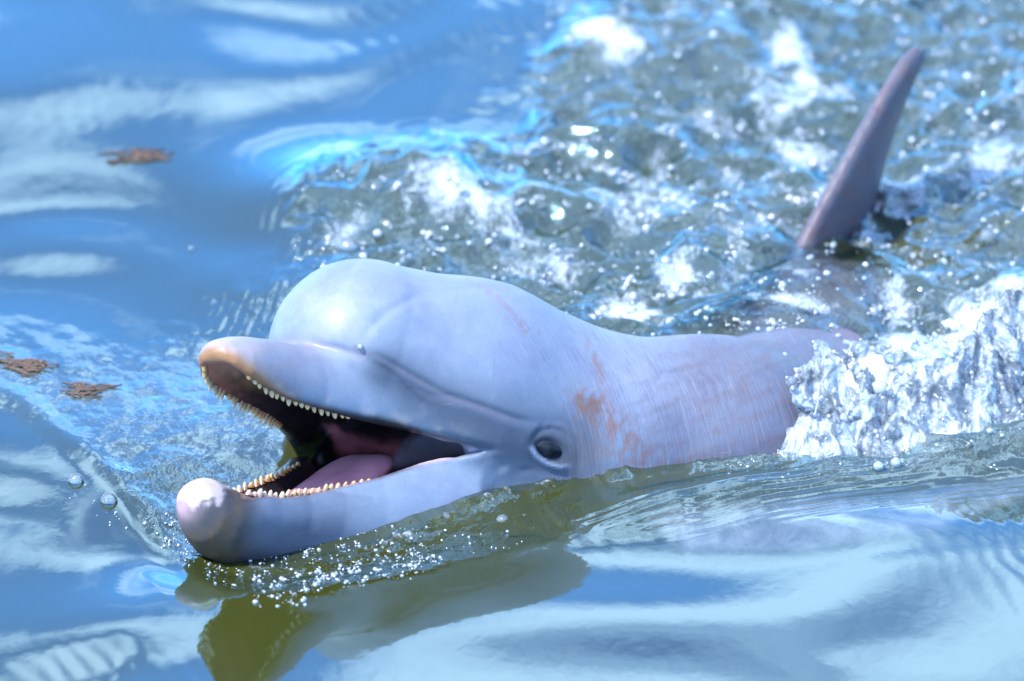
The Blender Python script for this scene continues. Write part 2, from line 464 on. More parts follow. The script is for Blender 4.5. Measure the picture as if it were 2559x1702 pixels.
def water_fields(X, Y):
    """height, foam and chop at points of the calm plane."""
    u, v = world_to_px(X, Y, np.zeros_like(X))
    near = np.exp(-(np.maximum(0, np.hypot(X, Y) - 1.6) / 1.2) ** 2)
    u0_, v0_ = u, v
    wob = 70 * sstep(1150, 700, v)
    u = u0_ + wob * fbm2(u0_ / 130, v0_ / 90, 3, 141) * 1.6
    v = v0_ + wob * fbm2(u0_ / 130, v0_ / 90, 3, 151) * 1.2
    # -- zones, given as photo positions on the calm plane
    wake = soft_poly(u, v, [(-300, 900), (60, 1020), (300, 1200), (470, 1380), (560, 1470), (760, 1480), (1000, 1425),
                            (1350, 1345), (1800, 1290), (2700, 1130), (2900, 300), (2700, -200), (1500, -200), (1350, 40), (1250, 260),
                            (1000, 370), (800, 470), (700, 640), (560, 800), (300, 880), (0, 820)], 80)
    turb = soft_poly(u, v, [(820, 640), (780, 520), (900, 430), (1120, 430), (1320, 380), (1420, 120), (1600, -200), (2900, -200),
                            (2900, 1000), (2559, 1120), (2100, 1170), (1700, 1100), (1300, 800)], 95)
    front = soft_poly(u, v, [(260, 1180), (480, 1390), (620, 1480), (760, 1475), (1000, 1425), (1420, 1340), (1500, 1250), (1250, 1200), (600, 1180), (400, 1150)], 30)
    capil = soft_poly(u, v, [(1450, 1300), (1900, 1230), (2700, 1090), (2700, 1190), (1900, 1320), (1650, 1350)], 25)
    lefty = soft_poly(u, v, [(-200, 940), (300, 930), (700, 930), (700, 1120), (420, 1130), (250, 1100), (40, 1000)], 110)
    u, v = u0_, v0_
    # -- long smooth undulations
    wx = X + 0.09 * fbm2(X * 2.2, Y * 1.5, 2, 3)
    wy = Y + 0.16 * fbm2(X * 1.6 + 9, Y * 1.3 + 4, 2, 5)
    h = 0.010 * fbm2(wx * 2.0, wy * 1.7, 2, 11) * 1.6
    h += 0.0016 * np.sin(wy * 13.0 + wx * 5.0 + 0.6) + 0.0006 * np.sin(wy * 22.0 - wx * 12.0 + 2.2)
    calm = 1 - wake
    # capillary trains over the calm water
    trains = sstep(-0.05, 0.35, fbm2(X * 2.4 + 3, Y * 1.4 + 8, 2, 31))
    h += 0.00027 * trains * np.sin(X * 250 + Y * 70 + 9.0 * fbm2(X * 5, Y * 4, 3, 41)) * (0.4 + fbm2(X * 9, Y * 6, 2, 43)) * calm
    h += 0.00010 * calm * fbm2(X * 30, Y * 14, 2, 51)
    # wave pushed up on the far side of the head, trough beside the jaw, water riding over the back
    def gb(cu, cv, sx, sy, ang=0.0):
        cx, cy = ground(cu, cv)
        c, s = math.cos(ang), math.sin(ang)
        a, b = ((X - cx) * c + (Y - cy) * s) / sx, (-(X - cx) * s + (Y - cy) * c) / sy
        return np.exp(-a * a - b * b)
    h += 0.045 * gb(1000, 520, 0.16, 0.16)
    h += -0.022 * gb(820, 1330, 0.17, 0.12, 0.4) - 0.005 * gb(560, 1400, 0.17, 0.17)
    d, _ = seg_dist(u, v, [(1350, 1300), (1700, 1262), (2100, 1200), (2700, 1080)])
    h += 0.016 * np.exp(-(d / 42) ** 2) * sstep(1300, 1700, u)
    d, _ = seg_dist(u, v, [(-200, 900), (60, 1020), (300, 1210), (470, 1395), (560, 1480), (760, 1490), (1000, 1435), (1350, 1355), (1700, 1300)])
    h += 0.0030 * np.exp(-(d / 30) ** 2)
    d, _ = seg_dist(u, v, [(600, 840), (660, 690), (760, 510), (900, 405), (1050, 370), (1280, 400)])
    h += 0.00026 * np.sin(d * 0.26 + 8 * fbm2(X * 9, Y * 6, 3, 191)) * np.exp(-((d - 35) / 55) ** 2) * (0.5 + fbm2(X * 10, Y * 7, 2, 193)) * (1 - turb)
    # chop
    ca, sa = math.cos(0.35), math.sin(0.35)
    xr, yr = X * ca + Y * sa, -X * sa + Y * ca
    t1 = fbm2(xr * 5, yr * 5, 3, 61, 0.5)
    t2 = fbm2(xr * 11 + 4, yr * 11, 2, 71, 0.45)
    h += turb * (0.036 * t1 + 0.014 * (1 - np.abs(t2) * 2.4))
    h += front * (0.006 * fbm2(xr * 14, yr * 9, 3, 81))
    h += wake * (1 - turb) * (0.0024 * fbm2(X * 18, Y * 10, 3, 91))
    h += capil * 0.0011 * np.sin((v - (1330 - (u - 1450) * 0.19)) * 0.42 + 3.5 * fbm2(X * 7, Y * 5, 3, 95)) * (0.5 + fbm2(X * 11, Y * 6, 2, 96))
    h += lefty * (0.0022 * fbm2(X * 26, Y * 14, 3, 97))
    ob = soft_poly(u, v, [(1690, 850), (1850, 770), (1950, 640), (2080, 590), (2220, 640), (2190, 770), (2070, 870), (1900, 940)], 75)
    h = h * (1 - 0.74 * ob) + ob * (0.010 + 0.020 * sstep(640, 770, v) + 0.004 * fbm2(xr * 26, yr * 15, 3, 161))
    jd, jp = seg_dist(u, v, [(600, 1392), (720, 1374), (830, 1345), (1000, 1300), (1250, 1228), (1450, 1194), (1700, 1182), (1920, 1172)])
    jn = sstep(-.3, .6, fbm2(u / 150, v / 60, 2, 171) + 0.5 * fbm2(u / 37, v / 21, 3, 173))
    h += 0.008 * np.exp(-(jd / 20) ** 2) * (0.25 + jn)
    fl_ = soft_poly(u, v, [(380, 1440), (760, 1500), (1200, 1420), (1700, 1400), (2900, 1250), (2900, 1900), (300, 1900)], 60)
    h = h * (1 - 0.45 * fl_)
    h *= near
    # -- foam
    f = 0.40 * turb * sstep(-0.35, 0.55, fbm2(xr * 3.2, yr * 2.4, 3, 101))
    for cu, cv, ru, rv, a, s in [
        (1180, 560, 230, 60, 0.2, .75), (1330, 640, 150, 60, 0.3, .95), (1560, 780, 90, 60, -0.3, 1.2), (1690, 690, 70, 50, 0, 1.0),
        (1480, 100, 90, 40, 0.5, 1.0), (1540, 165, 110, 40, 0.2, .9), (1980, 140, 60, 60, 0.6, 1.1), (2020, 225, 70, 40, 0.6, 1.1),
        (1740, 310, 110, 30, 0.1, 1.0), (2020, 375, 90, 50, 0, .95), (1880, 470, 120, 70, 0.2, .7), (2150, 580, 160, 80, -0.3, .6),
        (2480, 440, 140, 90, -0.5, .8), (2450, 180, 130, 60, 0, .6), (2200, 760, 120, 50, 0.2, .9), (1800, 40, 200, 40, 0, .5),
        (2300, 960, 330, 130, -0.2, 1.2), (2450, 820, 150, 100, -0.4, 1.2), (1700, 800, 230, 20, -0.1, .5), (870, 610, 90, 40, -0.4, .7)]:
        f = np.maximum(f, s * blob(u, v, cu, cv, ru, rv, a))
    f = f * (0.72 + 0.75 * fbm2(xr * 15, yr * 9, 4, 131))
    f = f * 1.32 * (1 - 0.75 * ob) + front * 0.04
    for cu, cv, ru, rv, a_, s_ in [(1985, 812, 150, 24, .08, 1.15), (2010, 735, 120, 36, .15, .8), (1700, 800, 150, 16, -.1, .7)]:
        f = np.maximum(f, s_ * blob(u, v, cu, cv, ru, rv, a_) * (0.6 + .8 * fbm2(xr * 15, yr * 9, 3, 133)))
    f = np.maximum(f, 0.75 * np.exp(-(jd / 15) ** 2) * jn * (u < 1500))
    wx2, wy2 = xr + 0.05 * fbm2(xr * 6, yr * 5, 2, 181), yr + 0.05 * fbm2(xr * 6 + 3, yr * 5, 2, 183)
    ridge = 1 - np.abs(fbm2(wx2 * 3.6, wy2 * 3.0, 3, 185)) * 2.4
    f = np.maximum(f, turb * (1 - ob) * (0.25 + 0.5 * sstep(-.3, .4, fbm2(xr * 2, yr * 1.5, 2, 187))) * sstep(0.62, 0.98, ridge))
    milk_sheen = 0.5 * soft_poly(u, v, [(1620, 1310), (1720, 1385), (2000, 1385), (2350, 1325), (2559, 1230), (2700, 1150), (2200, 1250)], 22)  # pale reflection on the foreground sheet, painted in as milky diffuse colour
    milk_sheen = np.maximum(milk_sheen, 0.13 * turb * sstep(-.2, .5, fbm2(xr * 4, yr * 3, 2, 111)))
    milk_sheen = np.maximum(milk_sheen, 0.25 * lefty)
    milk_sheen = np.maximum(milk_sheen, 0.8 * blob(u, v, 2250, 1060, 380, 110, -0.15)) * near
    f = f * near
    chop = (0.012 + 0.9 * np.clip(0.34 * turb + 0.4 * front + 0.07 * wake + 0.16 * lefty, 0, 1)) * near + 0.3 * (1 - near)
    return h, f, chop, milk_sheen * (1 - ob) - 0.85 * ob, (turb, front, wake, lefty)

H, FOAM, CHOP, MILK_SHEEN, ZONES = water_fields(GX, GY)
ny, nx = GX.shape
idx = np.arange(ny * nx).reshape(ny, nx)
wf = np.stack([idx[:-1, :-1], idx[:-1, 1:], idx[1:, 1:], idx[1:, :-1]], -1).reshape(-1, 4)
# no water stands inside the closed part of the animal's mouth
pu, pv, pd = U0 + GX * PX, V0 - (GY * SP + H * CP) * PX, (-GY * CP + H * SP) * PX
r_ = np.stack([pu - O[0], O[1] - pv, pd - O[2]], -1)
wa, wl_, wh = r_ @ FW, np.abs(r_ @ LT), r_ @ UP
in_m = (wa > -345) & (wa < 330) & (r_ @ LT > -0.62 * np.interp(wa, L_A, L_W)) & (wl_ < np.where(wa < 0, 255, np.minimum(np.interp(wa, T_A, T_WU), np.interp(wa, L_A, L_W)) - 12)) \
    & (wh > np.interp(wa, L_A, L_H) - 125) & (wh < np.interp(wa, T_A, T_HU) + 140)
wf = wf[~in_m.ravel()[wf].all(1)]
water = new_mesh_object('water', np.stack([GX, GY, H], -1).reshape(-1, 3), wf, M_WATER)
set_float(water, 'foam', FOAM); set_float(water, 'chop', CHOP); set_float(water, 'milk_sheen', MILK_SHEEN)
water['kind'] = 'structure'; water['label'] = 'blue green rippled water with sky reflections and foam'

bx = np.linspace(-600, 600, 25)
BX, BY = np.meshgrid(bx, bx)
bi = np.arange(625).reshape(25, 25)
bed = new_mesh_object('seabed', np.stack([BX, BY, BX * 0 - 0.9], -1).reshape(-1, 3),
                      np.stack([bi[:-1, :-1], bi[:-1, 1:], bi[1:, 1:], bi[1:, :-1]], -1).reshape(-1, 4), M_BED)
bed['kind'] = 'structure'; bed['label'] = 'olive silt below the water'

def water_z(x, y):
    i = np.clip(np.searchsorted(gy, y) - 1, 0, ny - 2); j = np.clip(np.searchsorted(gx, x) - 1, 0, nx - 2)
    fy = (y - gy[i]) / (gy[i + 1] - gy[i]); fx = (x - gx[j]) / (gx[j + 1] - gx[j])
    return (H[i, j] * (1 - fx) + H[i, j + 1] * fx) * (1 - fy) + (H[i + 1, j] * (1 - fx) + H[i + 1, j + 1] * fx) * fy

# ------------------------------------------------------------------ implicit surfaces
def surface_nets(F, ax):
    ins = F < 0
    nx_, ny_, nz_ = F.shape
    c = ins[:-1, :-1, :-1].astype(np.int8)
    tot = np.zeros((nx_ - 1, ny_ - 1, nz_ - 1), np.int8)
    for dx in (0, 1):
        for dy in (0, 1):
            for dz in (0, 1):
                tot += ins[dx:nx_ - 1 + dx, dy:ny_ - 1 + dy, dz:nz_ - 1 + dz]
    act = (tot > 0) & (tot < 8)
    ci = np.argwhere(act)
    vid = np.full(act.shape, -1, np.int32)
    vid[act] = np.arange(len(ci))
    corners = [(a, b, c_) for a in (0, 1) for b in (0, 1) for c_ in (0, 1)]
    cv = np.stack([F[ci[:, 0] + a, ci[:, 1] + b, ci[:, 2] + c_] for a, b, c_ in corners], 1)
    cp = np.stack([np.stack([ax[0][ci[:, 0] + a], ax[1][ci[:, 1] + b], ax[2][ci[:, 2] + c_]], -1) for a, b, c_ in corners], 1)
    acc = np.zeros((len(ci), 3)); cnt = np.zeros(len(ci))
    for i in range(8):
        for j in range(i + 1, 8):
            if sum(abs(p - q) for p, q in zip(corners[i], corners[j])) != 1: continue
            a, b = cv[:, i], cv[:, j]
            m = (a < 0) != (b < 0)
            t = np.where(m, a / np.where(m, a - b, 1), 0)[:, None]
            acc += np.where(m[:, None], cp[:, i] * (1 - t) + cp[:, j] * t, 0); cnt += m
    V = acc / cnt[:, None]
    faces = []
    for axis in range(3):
        o1, o2 = [(1, 2), (2, 0), (0, 1)][axis]
        sl0 = [slice(None)] * 3; sl1 = [slice(None)] * 3
        sl0[axis] = slice(0, -1); sl1[axis] = slice(1, None)
        s0, s1 = ins[tuple(sl0)], ins[tuple(sl1)]
        e = np.argwhere(s0 != s1)
        lim = F.shape
        ok = (e[:, o1] > 0) & (e[:, o1] < lim[o1] - 1) & (e[:, o2] > 0) & (e[:, o2] < lim[o2] - 1)
        e = e[ok]
        q = []
        for a, b in ((-1, -1), (0, -1), (0, 0), (-1, 0)):
            k = e.copy(); k[:, o1] += a; k[:, o2] += b
            q.append(vid[k[:, 0], k[:, 1], k[:, 2]])
        q = np.stack(q, 1)
        flip = ~s0[e[:, 0], e[:, 1], e[:, 2]]
        q[flip] = q[flip][:, ::-1]
        faces.append(q)
    Fc = np.concatenate(faces)
    return V, Fc[(Fc >= 0).all(1)]

def laplace(V, Fc, it, lam=0.5, w=None):
    E = np.concatenate([Fc[:, [0, 1]], Fc[:, [1, 2]], Fc[:, [2, 3]], Fc[:, [3, 0]]])
    n = len(V)
    deg = np.bincount(E[:, 0], minlength=n) + np.bincount(E[:, 1], minlength=n)
    for k in range(it):
        S = np.zeros_like(V)
        for a in range(3):
            S[:, a] = np.bincount(E[:, 0], V[E[:, 1], a], n) + np.bincount(E[:, 1], V[E[:, 0], a], n)
        d = S / np.maximum(deg, 1)[:, None] - V
        f = lam if k % 2 == 0 else -lam * 0.9
        V = V + d * (f if w is None else f * w[:, None])
    return V

def normals(V, Fc):
    n = np.cross(V[Fc[:, 2]] - V[Fc[:, 0]], V[Fc[:, 3]] - V[Fc[:, 1]])
    N = np.zeros_like(V)
    for k in range(4):
        for a in range(3):
            N[:, a] += np.bincount(Fc[:, k], n[:, a], len(V))
    return N / (np.linalg.norm(N, axis=1, keepdims=True) + 1e-9)

# ------------------------------------------------------------------ dolphin
def far_lift(a):
    return np.interp(a, [0, 100, 200, 400, 560, 640], [0, 34, 50, 34, 10, 0]).astype(np.float32)

def build_axis(breaks):
    out = [breaks[0][0]]
    for (lo, hi, st) in breaks:
        n = max(1, int(round((hi - lo) / st)))
        out += list(np.linspace(lo, hi, n + 1)[1:])
    return np.array(out)
au = build_axis([(400, 1480, 6.0), (1480, 2100, 9), (2100, 2560, 13)])
av = build_axis([(60, 600, 12), (600, 1440, 6.0), (1440, 1560, 14)])
ad = build_axis([(-1500, -900, 26), (-900, 300, 16), (300, 700, 10), (700, 1500, 6.0)])
GRID = [au, av, ad]
F = np.full((len(au), len(av), len(ad)), 900.0, np.float32)

def sub(lo, hi):
    s = tuple(slice(max(0, np.searchsorted(g, a) - 1), min(len(g), np.searchsorted(g, b) + 1)) for g, a, b in zip(GRID, lo, hi))
    return s, (au[s[0]][:, None, None].astype(np.float32), av[s[1]][None, :, None].astype(np.float32), ad[s[2]][None, None, :].astype(np.float32))
def smin(a, b, k):
    h = np.maximum(k - np.abs(a - b), 0) / k
    return np.minimum(a, b) - h * h * k * 0.25
def smax(a, b, k): return -smin(-a, -b, k)

def chain(pts, k):
    for (p0, r0), (p1, r1) in zip(pts[:-1], pts[1:]):
        p0, p1 = np.array(p0, float), np.array(p1, float)
        m = max(r0, r1) + k + 10
        s, (u, v, d) = sub(np.minimum(p0, p1) - m, np.maximum(p0, p1) + m)
        e = p1 - p0; L2 = float(e @ e)
        t = np.clip(((u - p0[0]) * e[0] + (v - p0[1]) * e[1] + (d - p0[2]) * e[2]) / L2, 0, 1)
        ts = t * t * (3 - 2 * t)
        dist = np.sqrt((u - p0[0] - t * e[0]) ** 2 + (v - p0[1] - t * e[1]) ** 2 + (d - p0[2] - t * e[2]) ** 2) - (r0 + (r1 - r0) * t)
        F[s] = smin(F[s], dist.astype(np.float32), k)

P_TAIL, P_BACK = persp(2420, 1010, -1400), persp(2080, 985, -640)
P_HUMP, P_SINK = persp(1765, 1162, 520), persp(1955, 1152, 130)
NECK, MID, MELON = (1480, 1150, 623), (1165, 992, 775), (903, 882, 900)
chain([(P_TAIL, 280), (P_BACK, 339), (P_SINK, 320), (P_HUMP, 318), (NECK, 312)], 60)
chain([(NECK, 312), (MID, 294), (MELON, 237)], 40)
chain([((1350, 1230, 700), 250), ((1150, 1190, 790), 200)], 60)

# dorsal fin
FB = persp(1985, 655, -590)
CH = np.array([0.34, 0.10, -0.935]); CH /= np.linalg.norm(CH)
UF = np.array([0.39, 0.92, 0.0]); UF -= CH * (UF @ CH); UF /= np.linalg.norm(UF)
TF = np.cross(CH, UF)
s, (u, v, d) = sub((1800, 60, -1350), (2540, 860, -350))
ru, rv, rd = u - FB[0], FB[1] - v, d - FB[2]
c = ru * CH[0] + rv * CH[1] + rd * CH[2]
e = ru * UF[0] + rv * UF[1] + rd * UF[2]
t = ru * TF[0] + rv * TF[1] + rd * TF[2]
HF = 600.0
en = np.clip(e / HF, -0.35, 1.0)
lead = 390 * np.sign(en) * np.abs(en) ** 1.2 + 40 * np.maximum(en, 0) ** 8
trail = 660 - 120 * np.sin(np.clip(en, 0, 1) * math.pi * 0.9) - 50 * en
sc = (c - lead) / np.maximum(trail - lead, 8)
th = (62 - 32 * np.clip(en, -0.3, 1)) * 1.9 * np.sqrt(np.clip(sc, 0, 1)) * (1 - np.clip(sc, 0, 1)) ** 0.9
fin = np.abs(t) - th
fin = np.maximum(fin, np.maximum(lead - c, c - trail) * 0.6)
fin = smax(fin, e - HF, 80)
fin = np.maximum(fin, -e - 190)
F[s] = smin(F[s], fin.astype(np.float32), 70)

# jaws and mouth
s, (u, v, d) = sub((400, 600, 300), (1500, 1470, 1500))
ru, rv, rd = u - O[0], O[1] - v, d - O[2]
HA = (ru * FW[0] + rv * FW[1] + rd * FW[2]).astype(np.float32)
HL = (ru * LT[0] + rv * LT[1] + rd * LT[2]).astype(np.float32)
HH = (ru * UP[0] + rv * UP[1] + rd * UP[2]).astype(np.float32)
def tab(x, A, B): return np.interp(x, A, B).astype(np.float32)
Fs = F[s]
wu_, hu_, tu_ = tab(HA, T_A, T_WU), tab(HA, T_A, T_HU), tab(HA, T_A, T_TU)
hc = hu_ + 0.30 * (tu_ - hu_); hr = tu_ - hc
f = (np.sqrt((HL / wu_) ** 2 + ((HH - hc) / np.maximum(hr, 4)) ** 2) - 1) * np.minimum(wu_, np.maximum(hr, 4))
f = np.maximum(f, np.maximum(HA - 718, -HA - 260))
Fs = smin(Fs, f, 26)
wl_, hl_, bl_ = tab(HA, L_A, L_W), tab(HA, L_A, L_H), tab(HA, L_A, L_B)
hl_ = hl_ + far_lift(HA) * np.clip(0.5 - 0.5 * HL / wl_, 0, 1).astype(np.float32)
fr_ = np.interp(HA, [540, 660], [0.34, 0.5]).astype(np.float32)
hc = hl_ + fr_ * (bl_ - hl_); hr = hc - bl_
f = (np.sqrt((HL / wl_) ** 2 + ((HH - hc) / hr) ** 2) - 1) * np.minimum(wl_, hr)
f = np.maximum(f, np.maximum(HA - 752, -HA - 200))
Fs = smin(Fs, f, 30)
# opening between the lips, then the hollow of palate, floor and throat
gape = np.maximum(HH - hu_, hl_ - HH)
gape = smax(gape, -(HA - 75 * np.clip((-HL - 40) / 120, 0, 1)) * 0.5, 20)
gape = np.where(HA > 560, np.maximum(gape, hl_ + 14 * np.clip((HA - 560) / 60, 0, 1).astype(np.float32) - HH), gape)
gape = np.maximum(gape, 0.5 * (np.abs(HL) - 420))
# the bulb at the lower tip and the upper tip keep their rounded noses
rim = np.interp(HA, [-300, 0, 200, 400, 700], [90, 80, 46, 26, 22]).astype(np.float32)
dep = np.interp(HA, [-300, 0, 150, 300, 500, 680], [60, 120, 110, 80, 52, 34]).astype(np.float32)
wp = np.maximum(wu_ - rim, 3)
pal = (np.sqrt((HL / wp) ** 2 + (np.maximum(HH - hu_ + 8, -40) / dep) ** 2) - 1) * np.minimum(wp, dep)
pal = np.maximum(pal, np.maximum(HA - 690, -HA - 10))
pal = np.maximum(pal, hl_ - HH)
rimf = np.where(HL < 0, np.interp(HA, [0, 100, 200, 400, 600], [80, 90, 78, 36, 22]), rim * 0.95).astype(np.float32)
wf_ = np.maximum(wl_ - rimf, 3)
dpf = np.interp(HA, [-300, 0, 200, 400, 600, 660], [60, 110, 85, 60, 36, 12]).astype(np.float32)
flo = (np.sqrt((HL / wf_) ** 2 + (np.minimum(HH - hl_ - 8, 40) / dpf) ** 2) - 1) * np.minimum(wf_, dpf)
flo = np.maximum(flo, np.maximum(HA - 640, -HA - 10))
flo = np.maximum(flo, HH - hu_)
tw = np.interp(HA, [-330, -150, 0, 40], [40, 190, 236, 236]).astype(np.float32)
thh = np.interp(HA, [-330, -150, 0, 40], [30, 90, 120, 120]).astype(np.float32)
thr = (np.sqrt((HL / tw) ** 2 + ((HH + 15) / thh) ** 2) - 1) * thh
thr = np.maximum(thr, np.maximum(HA - 30, -HA - 320))
mouth = smin(smin(gape, smin(pal, flo, 14), 14), thr, 30)
Fs = smax(Fs, -mouth, 13)
F[s] = Fs
V, Fc = surface_nets(F, GRID)
del F, Fs, f, gape, pal, flo, thr, HA, HL, HH
V = laplace(V, Fc, 10, 0.55)

def head_coords(V):
    r = np.stack([V[:, 0] - O[0], O[1] - V[:, 1], V[:, 2] - O[2]], -1)
    return r @ FW, r @ LT, r @ UP
a_, l_, h_ = head_coords(V)
N = normals(np.stack([V[:, 0], -V[:, 1], V[:, 2]], -1), Fc)
u, v, dd = V[:, 0], V[:, 1], V[:, 2]
if N[np.argmax(dd), 2] < 0:
    Fc = Fc[:, ::-1].copy(); N = -N
# interior of the mouth
hu_v = np.interp(a_, T_A, T_HU)
hl_v = np.interp(a_, L_A, L_H) + far_lift(a_) * np.clip(0.5 - 0.5 * l_ / np.interp(a_, L_A, L_W), 0, 1)
wu_v, wl_v = np.interp(a_, T_A, T_WU), np.interp(a_, L_A, L_W)
up_in = (h_ > hu_v - 10) & (N @ UP < -0.05) & (np.abs(l_) < wu_v - 8) & (a_ > -5) & (a_ < 705) & (h_ < hu_v + 130)
rim_v = np.where(l_ > 0, 0.62 * np.interp(a_, [0, 200, 400, 700], [80, 46, 26, 22]), 14)
lo_in = (h_ < hl_v + 10) & (N @ UP > 0.05) & (np.abs(l_) < wl_v - rim_v) & (a_ > -5) & (a_ < 640) & (h_ > hl_v - 130)
th_in = (a_ > -335) & (a_ <= 40) & (np.abs(l_) < 262) & (np.abs(h_ + 15) < 135)
cheek_in = (h_ < hu_v + 6) & (h_ > hl_v - 6) & (np.abs(l_) < np.minimum(wu_v, wl_v) - 14) & (a_ > -5) & (a_ < 200)
far_in = (l_ < 0) & (N @ LT > 0.12) & (np.abs(l_) < wl_v + 4) & (h_ < hl_v + 40) & (h_ > hl_v - 130) & (a_ > 40) & (a_ < 640)
inner = (up_in | lo_in | th_in | cheek_in | far_in).astype(float)
def vsmooth(x, it):
    E = np.concatenate([Fc[:, [0, 1]], Fc[:, [1, 2]], Fc[:, [2, 3]], Fc[:, [3, 0]]])
    n = len(x); deg = np.bincount(E[:, 0], minlength=n) + np.bincount(E[:, 1], minlength=n)
    for _ in range(it):
        x = 0.4 * x + 0.6 * (np.bincount(E[:, 0], x[E[:, 1]], n) + np.bincount(E[:, 1], x[E[:, 0]], n)) / np.maximum(deg, 1)
    return x
inner = vsmooth(inner, 5)
outer = 1 - inner
nearside = (N[:, 2] > -0.25) * outer

# creases and folds of the skin
disp = np.zeros(len(V))
def crease(pts, w, depth, side=0.0):
    global disp
    dist, par = seg_dist(u, v, pts)
    fade = np.minimum(1, np.minimum(par, 1 - par) * 5)
    disp -= depth * np.exp(-(dist / w) ** 2) * fade * nearside
    if side: disp += side * np.exp(-((dist - 2 * w) / (1.4 * w)) ** 2) * fade * nearside
crease([(690, 848), (760, 856), (850, 872), (910, 893), (965, 925), (1010, 965), (1050, 1010), (1062, 1040)], 11, 7)
crease([(890, 866), (960, 898), (1040, 945), (1110, 985), (1200, 1015), (1290, 1048), (1350, 1060)], 9, 5, 1.5)
crease([(940, 905), (1000, 940), (1070, 985), (1160, 1010)], 8, 3.0)
crease([(905, 852), (930, 815), (975, 775), (1040, 740), (1100, 728)], 12, 3)
crease([(690, 840), (705, 790), (735, 735), (780, 695)], 14, 2.5)
crease([(1210, 1126), (1240, 1150), (1262, 1180)], 16, 5)
crease([(1425, 1050), (1440, 1100), (1450, 1190)], 10, 2.5)
crease([(1280, 1180), (1330, 1172), (1400, 1190), (1470, 1200)], 9, 2)
for k in range(5):
    crease([(1020 + 15 * k, 975 + 5 * k), (1045 + 15 * k, 968 + 4 * k)], 4, 1.2)
for k in range(4):
    crease([(1640 + 26 * k, 960 - 6 * k), (1660 + 30 * k, 930), (1700 + 30 * k, 925), (1740 + 28 * k, 960), (1750 + 28 * k, 1010)], 8, 2.4)
crease([(1322, 1106), (1342, 1080), (1374, 1070), (1408, 1082), (1432, 1112)], 7, 3.5, 1.5)
crease([(1330, 1090), (1362, 1052), (1404, 1052), (1440, 1078)], 7, 2.0)
crease([(1326, 1116), (1340, 1139), (1364, 1157), (1398, 1167), (1420, 1164)], 6, -5.0)
crease([(1322, 1130), (1345, 1160), (1385, 1178), (1425, 1176)], 9, 2.5)
# eye: socket, lids
EU, EV = 1370.0, 1123.0
ea = R(26)
ex = ((u - EU) * math.cos(ea) + (v - EV) * math.sin(ea)) / 40.0
ey = (-(u - EU) * math.sin(ea) + (v - EV) * math.cos(ea)) / 25.0
er = np.sqrt(ex ** 2 + ey ** 2)
disp += nearside * ((0.6 + 1.2 * np.tanh(ey)) * np.exp(-((er - 1.5) / 0.42) ** 2) - 8 * np.exp(-(er / 0.95) ** 4))
disp += nearside * 8 * np.exp(-(er / 3.2) ** 2)
V = V + np.stack([N[:, 0], -N[:, 1], N[:, 2]], -1) * disp[:, None]

# colours of the hide, with some shade mixed in
base = np.tile(np.array([0.120, 0.160, 0.228]), (len(V), 1))
def paint(mask, rgb):
    global base
    m = np.clip(mask, 0, 1)[:, None]
    base = base * (1 - m) + np.array(rgb) * m
nz1 = fbm2(u / 60, v / 60, 4, 201); nz2 = fbm2(u / 22, v / 22, 3, 205); nz3 = fbm2((u * .9 + v * .5) / 14, (v * .9 - u * .5) / 60, 3, 207)
paint(0.6 * blob(u, v, 850, 780, 150, 110) * (0.8 + nz1), (0.18, 0.21, 0.27))
paint(0.5 * blob(u, v, 1100, 800, 160, 90, 0.4) * (0.7 + nz1), (0.15, 0.18, 0.24))
paint(0.6 * blob(u, v, 1560, 960, 170, 120, 0.7), (0.17, 0.19, 0.25))
# dark stripe from beak to eye and round it: part pigment, part painted cheek shade
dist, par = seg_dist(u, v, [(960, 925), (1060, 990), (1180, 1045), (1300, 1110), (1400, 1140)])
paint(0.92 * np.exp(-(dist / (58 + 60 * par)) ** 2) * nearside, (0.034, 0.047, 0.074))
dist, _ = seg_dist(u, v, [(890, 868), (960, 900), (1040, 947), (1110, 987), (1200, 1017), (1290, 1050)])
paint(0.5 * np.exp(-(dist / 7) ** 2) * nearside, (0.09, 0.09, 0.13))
dist, _ = seg_dist(u, v, [(690, 848), (760, 856), (850, 872), (910, 893)])
paint(0.35 * np.exp(-(dist / 9) ** 2) * nearside, (0.15, 0.13, 0.16))
paint(0.6 * np.exp(-(er / 2.7) ** 2) * nearside, (0.055, 0.07, 0.11))
paint(0.94 * np.exp(-(er / 1.5) ** 4) * nearside, (0.018, 0.022, 0.032))
dist, _ = seg_dist(u, v, [(1326, 1116), (1340, 1139), (1364, 1157), (1398, 1167), (1420, 1164)])
paint(0.85 * np.exp(-(dist / 6) ** 2) * nearside, (0.17, 0.21, 0.29))
# beak: pinkish, ochre stain at the tip
paint((0.5 + 0.5 * nz1) * sstep(260, 560, a_) * (h_ > -60), (0.135, 0.125, 0.150))
paint(0.7 * sstep(560, 700, a_) * (h_ > hu_v + 20) * (0.7 + 0.8 * nz1), (0.30, 0.26, 0.26))
lipd = np.abs(h_ - hu_v - 8)
paint(0.9 * sstep(440, 640, a_) * np.exp(-(lipd / (25 + 14 * nz2)) ** 2) * (h_ > -60), (0.22, 0.105, 0.028))
paint(0.5 * np.exp(-(lipd / 22) ** 2) * sstep(40, 200, a_) * (1 - sstep(500, 640, a_)) * sstep(-.1, .4, nz1), (0.36, 0.31, 0.27))
